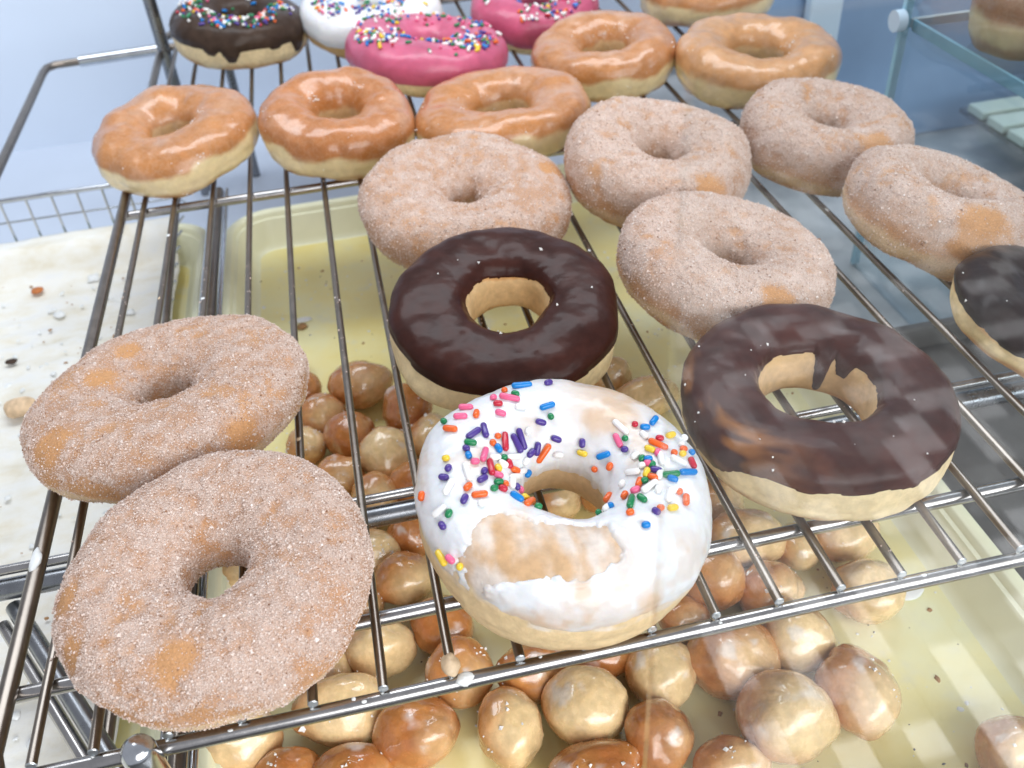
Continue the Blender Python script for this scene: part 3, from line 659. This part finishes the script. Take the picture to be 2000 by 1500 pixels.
# ------------------------------------------------------------------ tray with donut holes
TZ = -90
def rounded_rect(x0, x1, y0, y1, r, n=8):
    pts = []
    for cx, cy, a0 in ((x1 - r, y1 - r, 0), (x0 + r, y1 - r, 90), (x0 + r, y0 + r, 180), (x1 - r, y0 + r, 270)):
        for i in range(n + 1):
            t = math.radians(a0 + 90 * i / n); pts.append((cx + r * math.cos(t), cy + r * math.sin(t)))
    return pts
def tray(name, x0, x1, y0, y1, label, z=TZ, hgt=24, group='yellow plastic trays'):
    root = tag(empty(name, (0, 0, 0)), label, 'tray', group)
    def ringloop(ins, zz, r): return [(x, y, zz) for x, y in rounded_rect(x0 + ins, x1 - ins, y0 + ins, y1 - ins, max(2, r - ins))]
    R0 = 34
    loops = [ringloop(0, z + hgt - 2.5, R0), ringloop(0.3, z + hgt - 0.6, R0), ringloop(1.2, z + hgt, R0), ringloop(5.5, z + hgt, R0), ringloop(6.6, z + hgt - 0.8, R0), ringloop(7.6, z + hgt - 4.0, R0), ringloop(9.4, z + hgt - 4.6, R0), ringloop(17.0, z + 4.0, R0), ringloop(18.5, z + 1.2, R0), ringloop(21.0, z, R0)]
    n = len(loops[0]); V = [p for l in loops for p in l]; F = []
    for i in range(len(loops) - 1):
        for k in range(n): F.append((i*n+k, i*n+(k+1) % n, (i+1)*n+(k+1) % n, (i+1)*n+k))
    # outside wall
    out = [(x, y, z - 1) for x, y in rounded_rect(x0 + 6, x1 - 6, y0 + 6, y1 - 6, R0 - 6)]
    b = len(V); V += out
    for k in range(n): F.append((k, b + k, b + (k+1) % n, (k+1) % n))
    q = MB(); q.add(V, F); q.build('rim', M_TRAYRIM, root)
    q = MB(); base = [(x, y, z) for x, y in rounded_rect(x0 + 21, x1 - 21, y0 + 21, y1 - 21, R0 - 21)]
    q.add(base + [(p[0], p[1], z - 1.5) for p in base], [tuple(range(n))] + [(k, (k+1) % n, n + (k+1) % n, n + k) for k in range(n)][::1] + [tuple(range(2*n - 1, n - 1, -1))])
    q.build('floor_slab', M_TRAY, root, smooth=False)
    return root
tray('serving_tray', -22, 326, -56, 468, 'large pale yellow plastic tray under the rack holding the donut holes')
tray('serving_tray', -330, -31, -56, 468, 'yellow tray at the left mostly covered by greaseproof paper')

# donut holes
def ball(i, x, y, z, rx, ry, tone, label, nA=56, nT=34):
    A = np.linspace(0, 2*np.pi, nA, endpoint=False); T = np.linspace(0.004, np.pi - 0.004, nT)
    A, T = np.meshgrid(A, T, indexing='ij'); A = A.ravel(); T = T.ravel()
    N = np.stack([np.sin(T)*np.cos(A), np.sin(T)*np.sin(A), np.cos(T)], 1)
    rz = min(rx, ry) * 0.95
    seed = 400 + i * 3
    k = 1.03 + 0.20 * fbm(N * 15, 17, 2, seed) + 0.05 * fbm(N * 15, 7, 2, seed + 1)
    wr = sst(0.0, 0.4, fbm(N * 15, 10, 2, seed + 6)); k = k + wr * 0.045 * fbm(N * 15, 2.6, 3, seed + 7)
    P = N * np.array([rx, (ry + rz) / 2, rz]) * k[:, None]
    P[:, 2] = np.maximum(P[:, 2], -(z - TZ) + 0.02)
    # one fried cap and one paler side, the fried part growing with tone
    rd = random.Random(i * 7 + 1)
    ax = Vector((rd.uniform(0.1, 0.9), rd.uniform(-0.9, -0.2), rd.uniform(0.2, 0.8))).normalized()
    s = N @ np.array(ax) + 0.25 * fbm(N * 15, 14, 3, seed + 2)
    pale = sst(tone * 1.75 - 0.95, tone * 1.75 + 0.05, s) * 0.92
    C = mix(mix((0.60, 0.265, 0.08), (0.46, 0.16, 0.045), np.clip(0.35 + 0.8 * fbm(N * 15, 10, 2, seed + 3) + 0.7 * (tone - 0.6), 0, 1)), (0.83, 0.62, 0.33), pale)
    gl = sst(0.30, 0.55, fbm(N * 15, 9, 3, seed + 4)) * sst(0.2, 0.8, N[:, 2]) * 0.55
    C = mix(C, (0.82, 0.80, 0.78), gl)
    f = []
    for a in range(nA):
        for t in range(nT - 1):
            f.append((a*nT+t, a*nT+t+1, ((a+1) % nA)*nT+t+1, ((a+1) % nA)*nT+t))
    me = mesh_np('donut_hole', P, np.array(f), C)
    # close the poles
    o = link('donut_hole', me, M_BALL)
    o.location = Vector((x, y, z)) * MM
    tag(o, label, 'donut hole', 'glazed donut holes in the yellow tray')
    return o
BALLS = """129.8|22.2|-75.5|16.3|15.7|0.35|round cream donut hole with a peaked brown cap, in front of the rack
99.1|20.6|-76.5|13.3|17.4|0.45|tall donut hole half brown half cream, left of the peaked round one
63.0|27.1|-76.0|17.5|14.4|0.85|broad caramel donut hole with a smooth orange flank, in front of the rack
126.2|-6.1|-76.7|17.4|12.8|1.00|dark brown donut hole cut by the bottom edge, before the peaked round one
155.1|3.0|-76.9|13.4|16.5|0.90|brown donut hole spotted with white glaze beads
165.3|29.4|-76.3|13.5|17.6|0.20|pale yellow glossy upright donut hole hanging below the front bar's middle
83.7|49.4|-76.2|13.3|18.0|0.80|caramel donut hole crossed by the front bar under a crusty rod end
53.1|71.1|-77.7|14.9|13.0|0.30|pale glazed donut hole between two rods left of the iced donut
79.8|76.1|-78.2|12.9|14.0|1.00|reddish brown donut hole behind a rod left of the iced donut
112.9|43.8|-77.8|14.8|13.0|0.85|brown donut hole tucked behind the half brown half cream one
66.8|106.2|-78.5|14.0|12.3|0.60|golden donut hole with two white glaze flecks between the second and third bars
54.1|126.2|-78.9|13.1|12.1|0.35|cream donut hole touching the rod right of the hollow cinnamon ring
75.0|134.1|-79.5|11.7|11.7|1.00|deep brown donut hole under the left rim of the iced donut
34.0|44.4|-75.0|19.3|14.8|0.40|large donut hole with thick white glaze in front of the sugared ring
36.8|16.9|-78.2|15.8|11.0|0.95|brown glossy donut hole at the bottom edge below the thickly glazed one
11.3|24.2|-79.8|12.9|10.3|1.00|dark red brown donut hole at the bottom edge left of its neighbours
-6.5|41.4|-76.2|16.3|15.0|0.50|tan donut hole pressed into the tray's left wall near the front
145.5|45.2|-79.4|13.7|10.5|1.00|reddish donut hole mostly hidden by the front bar under the iced donut
195.1|28.2|-75.0|17.7|16.4|0.75|brown donut hole just right of the pale upright one below the bar
225.5|30.8|-75.6|15.0|17.8|0.25|pale donut hole with crackled white glaze crossed by the front bar
237.1|2.1|-74.4|14.3|21.2|0.60|long tan donut hole standing alone at the right of the front cluster
203.9|-3.8|-73.6|19.8|17.6|0.45|biggest tan donut hole with a bright white glaze patch
177.9|-13.9|-79.3|14.3|10.0|0.70|brown donut hole at the bottom edge left below the biggest tan one
266.2|46.8|-76.1|16.3|15.3|0.30|pale donut hole under a rod end, rightmost of those by the front bar
271.5|77.7|-77.8|16.0|11.8|0.45|tan donut hole below the front of the right chocolate ring
224.6|84.6|-72.3|18.9|13.9|0.50|wide tan donut hole under the second bar right of the iced donut
248.1|79.2|-79.5|11.1|12.7|0.45|small tan donut hole joined to the right of a wide one under the second bar
202.3|66.0|-72.0|14.9|15.4|0.80|rosy brown donut hole with one white bead right of the iced donut
225.6|57.4|-78.2|13.4|13.4|0.55|tan donut hole between the rosy brown one and the front bar
283.6|-34.5|-77.9|14.5|13.1|0.40|pale donut hole alone in the tray's front right corner
223.5|112.4|-77.7|13.5|14.5|0.40|light tan donut hole wedged between the iced and right chocolate rings
184.5|54.7|-81.0|10.9|9.5|0.75|pinkish donut hole peeking from under the iced donut's right rim
59.5|250.6|-75.9|18.1|13.9|0.70|oval caramel donut hole with two white glaze spots behind the cluster
67.5|189.4|-76.7|14.3|16.0|0.10|cream white wet looking donut hole between two rods
35.2|233.0|-78.6|12.4|13.6|0.70|matte brown donut hole by the upper cinnamon ring's right edge
25.6|262.2|-80.2|10.5|11.7|1.00|dark donut hole half hidden by the upper cinnamon ring
50.0|212.4|-77.7|13.1|14.9|0.95|red brown donut hole left of the cream white wet one
25.9|212.5|-79.8|10.4|12.7|0.60|orange donut hole against the upper cinnamon ring's right tip
43.0|182.6|-79.1|12.6|12.1|0.70|caramel donut hole below the red brown one and left of a rod
58.6|162.7|-78.8|12.2|12.2|0.60|tan donut hole under a rod in front of the cream white wet one
83.3|223.3|-76.8|14.4|15.6|1.00|dark red brown donut hole in the shade of the middle chocolate ring
93.4|198.2|-77.4|13.5|15.1|0.35|pale orange donut hole between the chocolate and iced rings' left sides
80.2|167.8|-79.4|11.8|12.3|0.90|brown donut hole tight against the iced donut's left side
44.3|146.3|-79.9|12.0|11.0|0.70|caramel donut hole right of the hollow cinnamon ring's shoulder
214.7|197.7|-76.7|18.0|12.2|0.35|pale tan donut hole behind the iced donut's far rim
200.1|222.7|-78.5|13.7|12.5|0.50|tan donut hole beneath the right edge of the middle chocolate ring
147.3|137.6|-79.1|12.9|11.9|0.50|golden donut hole seen through the iced donut's hole
46.0|95.8|-80.4|10.7|11.1|0.75|orange donut hole behind the second bar beside the hollow cinnamon ring
29.7|70.0|-79.9|9.8|13.1|0.35|cream donut hole behind the front right edge of the hollow cinnamon ring
16.9|292.2|-79.6|11.6|11.6|0.90|small brown donut hole just behind the upper cinnamon ring
170.9|136.5|-79.2|12.0|12.0|0.60|tan donut hole under the iced donut's right half
201.4|88.6|-80.4|10.9|10.9|0.70|brown donut hole close under the iced donut's right edge
-9.7|127.9|-79.6|11.3|12.4|0.50|tan donut hole seen through the hollow cinnamon ring
"""
balls = []
for i, l in enumerate(BALLS.strip().split('\n')):
    a = l.split('|'); balls.append((ball(i, *map(float, a[:6]), a[6]), [float(v) for v in a[:5]]))
# beads and flakes of dried glaze on some donut holes
for i, (o, a) in enumerate(balls):
    rd = random.Random(900 + i)
    if rd.random() < 0.62:
        me = o.data; n = len(me.vertices)
        P = np.empty(n * 3, np.float32); me.vertices.foreach_get('co', P); P = P.reshape(-1, 3) / MM
        N = P / np.linalg.norm(P, axis=1)[:, None]
        grains(P, N, (N[:, 2] > 0.1) * (N[:, 1] < 0.6) * np.clip(vnoise(N * 15, 8, 700 + i), 0, 1) + 1e-9, rd.choice([6, 10, 18]), 0.55, 'glaze_beads', M_FLAKE, o, 0.1)

# specks lying in the tray
def flat_specks(name, label, m, n, box, size, seed, flat=0.35, cat=None, z=TZ):
    r = np.random.default_rng(seed); x0, x1, y0, y1 = box
    c = np.stack([r.uniform(x0, x1, n), r.uniform(y0, y1, n), np.full(n, z + 0.1)], 1)
    s = size * np.exp(r.normal(0, 0.5, n))
    t = r.uniform(0, 6.28, n); k = 9; a = np.linspace(0, 2*np.pi, k, endpoint=False)
    r1 = r.uniform(0.6, 1.25, (n, k)); el = r.uniform(0.5, 1.0, (n, 1))
    ringA = np.stack([r1*np.cos(a), r1*np.sin(a)*el, 0*r1 - 0.1], -1); ringB = np.stack([0.7*r1*np.cos(a), 0.7*r1*np.sin(a)*el, 0*r1 + flat*0.8], -1)
    top = np.zeros((n, 1, 3)); top[..., 2] = flat
    V = np.concatenate([ringA, ringB, top], 1) * s[:, None, None]
    ca, sa = np.cos(t), np.sin(t); X = V[..., 0]*ca[:, None] - V[..., 1]*sa[:, None]; Y = V[..., 0]*sa[:, None] + V[..., 1]*ca[:, None]
    V = np.stack([X, Y, V[..., 2]], -1) + c[:, None]
    f0 = []
    for q in range(k):
        q2 = (q + 1) % k; f0 += [[q, q2, k + q2], [q, k + q2, k + q], [k + q, k + q2, 2*k]]
    F = (np.array(f0)[None] + (2*k + 1)*np.arange(n)[:, None, None]).reshape(-1, 3)
    o = link(name, mesh_np(name, V.reshape(-1, 3), F, smooth=True, nq=3), m)
    return tag(o, label, cat or 'crumbs', None, 'stuff')
flat_specks('crumbs', 'dark crumbs scattered over the yellow tray floor', M_CRUMBD, 170, (-2, 304, -60, 425), 0.42, 5)
flat_specks('glaze_specks', 'white dried glaze specks scattered over the yellow tray floor', M_GLZ, 620, (-2, 304, -60, 425), 0.6, 6, 0.2)
flat_specks('brown_crumbs', 'brown crumbs scattered over the yellow tray floor', M_CRUMB, 90, (-2, 304, -60, 425), 0.8, 7)
# ------------------------------------------------------------------ greaseproof paper on the left tray
nx, ny = 90, 420
gx = np.linspace(-330, -58, nx); gy = np.linspace(-52, 474, ny); X, Y = np.meshgrid(gx, gy, indexing='ij'); X = X.ravel().copy(); Y = Y.ravel()
P0 = np.stack([X, Y, 0*X], 1)
Z = TZ + 6.5 + 0.45 * np.sin(Y / 3.1 + 3.5 * vnoise(P0 * np.array([0.5, 1, 1]), 60, 500)) + 0.8 * fbm(P0, 12, 3, 503) + 2.4 * fbm(P0 * np.array([0.4, 1, 1]), 26, 3, 502)
X = X + np.where(X > -62, 1.5 * vnoise(P0, 30, 505), 0)
edge = sst(-75, -58, X); Z = Z + edge * 1.0 + 19.5 * sst(436, 466, Y + 4 * vnoise(P0, 40, 507))
ii = np.arange(nx - 1)[:, None] * ny + np.arange(ny - 1)[None, :]
F = np.stack([ii, ii + ny, ii + ny + 1, ii + 1], -1).reshape(-1, 4)
paper = link('greaseproof_paper', mesh_np('greaseproof_paper', np.stack([X, Y, Z], 1), F), M_PAPER)
tag(paper, 'rippled white greaseproof paper lining the left tray, dotted with crumbs', 'paper')
sd = paper.modifiers.new('solid', 'SOLIDIFY'); sd.thickness = 0.0003
flat_specks('crumb_scatter', 'crumbs scattered over the greaseproof paper', M_CRUMB, 130, (-250, -62, -40, 455), 0.8, 8, z=TZ + 7.6)
flat_specks('sugar_scatter', 'white sugar and icing bits scattered over the greaseproof paper', M_GLZ, 240, (-250, -62, -40, 455), 1.5, 9, 0.3, z=TZ + 7.6)
def lump(name, x, y, z, r, m, label, cat, seed, flat=0.6):
    A = np.linspace(0, 2*np.pi, 20, endpoint=False); T = np.linspace(0.05, np.pi - 0.05, 12)
    A, T = np.meshgrid(A, T, indexing='ij'); A = A.ravel(); T = T.ravel()
    N = np.stack([np.sin(T)*np.cos(A), np.sin(T)*np.sin(A), np.cos(T)], 1)
    P = N * np.array([r[0], r[1], r[1] * flat]) * (1 + 0.35 * fbm(N * 10, 9, 3, seed))[:, None]
    f = [(a*12+t, a*12+t+1, ((a+1) % 20)*12+t+1, ((a+1) % 20)*12+t) for a in range(20) for t in range(11)]
    o = link(name, mesh_np(name, P, np.array(f)), m); o.location = Vector((x, y, z)) * MM
    return tag(o, label, cat)
M_LUMP = plain('torn_dough', (0.72, 0.52, 0.33), 0.7, 0.25, 200, 0.6, 300)
lump('donut_crumb', -139, 290, TZ + 12, (9, 8), M_LUMP, 'torn chunk of pale dough on the paper at the left edge', 'crumb', 610)
lump('orange_crumb', -154, 427, TZ + 9, (4.6, 4.0), M_CRUMBO, 'flat orange crumb on the greaseproof paper at the far left', 'crumb', 611, 0.25)
lump('chocolate_crumb', -155, 343, TZ + 9.5, (3.4, 2.6), M_CRUMBD, 'dark chocolate crumb on the paper above the torn dough chunk', 'crumb', 612, 0.5)
lump('brown_crumb', 26, 340, TZ + 1.2, (3.4, 3.6), M_CRUMB, 'brown crumb on the yellow tray floor between two rods', 'crumb', 613, 0.4)
lump('icing_smear', 288, 50, TZ + 1.0, (9, 5), M_GLZ, 'white icing smear near the right wall of the yellow tray', 'icing smear', 614, 0.15)
lump('icing_smear', 26, 348, TZ + 0.6, (8, 3), M_GLZ, 'thin white icing smear on the tray floor near its far left corner', 'icing smear', 615, 0.1)

# ------------------------------------------------------------------ wire basket fence behind the paper
bk = tag(empty('wire_basket', (0, 0, 0)), 'chrome wire basket edge behind and beside the paper lined tray', 'basket')
YB = 480
for z_, r_ in ((TZ + 54, 1.9), (TZ + 37, 0.8)):
    q = MB(); q.tube([(-340, YB, z_), (-60, YB, z_), (-52, YB - 2, z_), (-47, YB - 10, z_)], r_, 12); q.build('rim_wire', M_CHROME, bk)
q = MB(); q.tube([(-47, YB - 10, TZ + 54), (-48, 300, TZ + 40), (-49, 0, TZ + 40)], 2.4, 12); q.build('side_wire', M_ROD, bk)
wm = None
for k in range(15):
    x = -330 + k * 17.5
    if wm is None:
        q = MB(); q.tube([(0, YB - 0.5, TZ + 55), (0, YB - 1, TZ + 36), (0, YB - 1, TZ + 8)], 0.95, 8); o = q.build('upright_wire', M_CHROME, bk); wm = o.data
    else:
        o = bpy.data.objects.new('upright_wire', wm); col.objects.link(o); o.parent = bk
    o.location.x = x * MM
wm = None
for k in range(16):
    if wm is None:
        q = MB(); q.tube([(-57, 0, TZ + 27), (-47.5, 0, TZ + 36)], 0.9, 8); o = q.build('cross_wire', M_CHROME, bk); wm = o.data
    else:
        o = bpy.data.objects.new('cross_wire', wm); col.objects.link(o); o.parent = bk
    o.location.y = (452 - k * 22) * MM

# ------------------------------------------------------------------ case: panels, deck, right side glass
def boxobj(name, lo, hi, m, parent=None, bevel=0, smooth=False):
    q = MB(); q.box(lo, hi); return q.build(name, m, parent, smooth=smooth, bevel=bevel)
tag(boxobj('back_wall', (-900, 800, -130), (540, 812, 260), M_WALL), kind='structure')
tag(boxobj('floor', (-900, -58, -136), (352, 900, -130), M_DECK), kind='structure')
tag(boxobj('lower_floor', (352.5, -58, -156), (1100, 900, -150), M_DARK), kind='structure')
tag(boxobj('slate_panel', (441, 580, -149), (1200, 592, 260), M_NAVY), 'slate blue panel of the case behind the glass at the right', 'panel')
tag(boxobj('pale_post', (481, 566, -149), (511, 578, 260), M_POSTW, bevel=2), 'pale blue upright post behind the rightmost glazed donut', 'post')
gp = tag(empty('glass_divider', (0, 0, 0)), 'upright clear glass divider with a cyan edge at the right of the rack', 'glass divider')
boxobj('pane', (450, -60, -148), (455, 383.5, 300), M_GLASS, gp)
boxobj('edge', (449.5, 384, -148), (455.5, 388, 300), M_GEDGE, gp, bevel=0.6)
q = MB(); q.tube([(443, 384, 42), (449.3, 384, 42)], 7, 24); q.build('bolt_cap', M_POSTW, gp)
gs = tag(empty('glass_shelf', (0, 0, 0)), 'clear glass shelf with thick edges to the right of the rack, carrying donuts', 'glass shelf')
boxobj('shelf_pane', (458.5, -60, 36), (760, 382, 42), M_GLASS, gs)
boxobj('shelf_edge', (456, -60, 34.5), (458.3, 382, 42.3), M_GEDGE, gs, bevel=0.5)
boxobj('shelf_edge', (456, 382.3, 36), (760, 385.5, 42.3), M_GEDGEW, gs, bevel=0.5)
for i, (x, y, lab) in enumerate(((494, 318, 'brown donut on the glass shelf seen through the glass, farther one'), (494, 240, 'brown donut on the glass shelf seen through the glass, nearer one'))):
    glazed([x, y, 42.5, 37, 13, 38, 0.0, 0.0], 71 + i, lab, res=(100, 56), flakes=0, top=(0.36, 0.20, 0.13), browned=0.7)
sl = tag(empty('slatted_tray', (0, 0, 0)), 'pale green slatted tray low behind the glass shelf', 'tray')
boxobj('tray_base', (630, 330, -112), (800, 540, -108), M_DARKST, sl)
M_SLAT = plain('pale_green_slat', (0.52, 0.60, 0.54), 0.5, 0.05, 20)
for k in range(7):
    boxobj('slat', (631, 335 + k * 29, -107.5), (799, 335 + k * 29 + 22, -100), M_SLAT, sl, bevel=1)
tag(boxobj('steel_upright', (486, 440, -149), (510, 450, -58), M_POSTW, bevel=1), 'grey blue upright below the glass shelf beside the slatted tray', 'post')

# ------------------------------------------------------------------ sliding glass front and the tiled floor outside that it mirrors
M_FRONT = glass_mat('front_glass', (0.985, 0.99, 0.99), 1.0)
gd = tag(empty('sliding_glass_door', (0, 0, 0)), 'clear upright glass door across the right third, mirroring a pale tiled floor', 'glass door')
boxobj('pane', (124, -63, -148), (900, -60, 220), M_FRONT, gd)
tm = [plain('floor_tile_' + n, c, 0.5, 0.05, 30) for n, c in (('grey', (0.16, 0.165, 0.17)), ('mid', (0.30, 0.31, 0.31)), ('pale', (0.78, 0.78, 0.78)))]
gr = tag(boxobj('ground', (-1500, -4000, -815), (2600, -160, -803), plain('dark_paving', (0.10, 0.10, 0.10), 0.8)), kind='structure')
ts = 46.0; rt = random.Random(3)
parts = [MB(), MB(), MB()]
for i in range(44):
    for j in range(40):
        x = 420 + i * ts; y = -170 - (j + 1) * ts
        u = rt.random(); m_ = 2 if u < 0.30 else (1 if u < 0.55 else 0)
        parts[m_].box((x, y, -803), (x + ts - 1.5, y + ts - 1.5, -799))
for m_, q in zip(tm, parts):
    o = q.build('tile', m_, gr, smooth=False); o['kind'] = 'stuff'

dt = tag(empty('recess_shade_slab', (0, 0, 0)), 'dark brown slab standing in for the shade beside the yellow tray under the rack', 'tray')  # dark box added for the shadowed recess, its shade put into the colour
M_RECESS_SHADE = plain('recess_shade_brown', (0.11, 0.098, 0.09), 0.3, 0.25, 20)
boxobj('floor_slab', (345, -50, -118), (700, 236, -114), M_RECESS_SHADE, dt)
boxobj('shade_slab_edge', (338, -50, -118), (344.5, 236, -98), M_RECESS_SHADE, dt, bevel=1.5)
boxobj('shade_slab_edge', (338, 236.5, -118), (700, 243, -98), M_RECESS_SHADE, dt, bevel=1.5)
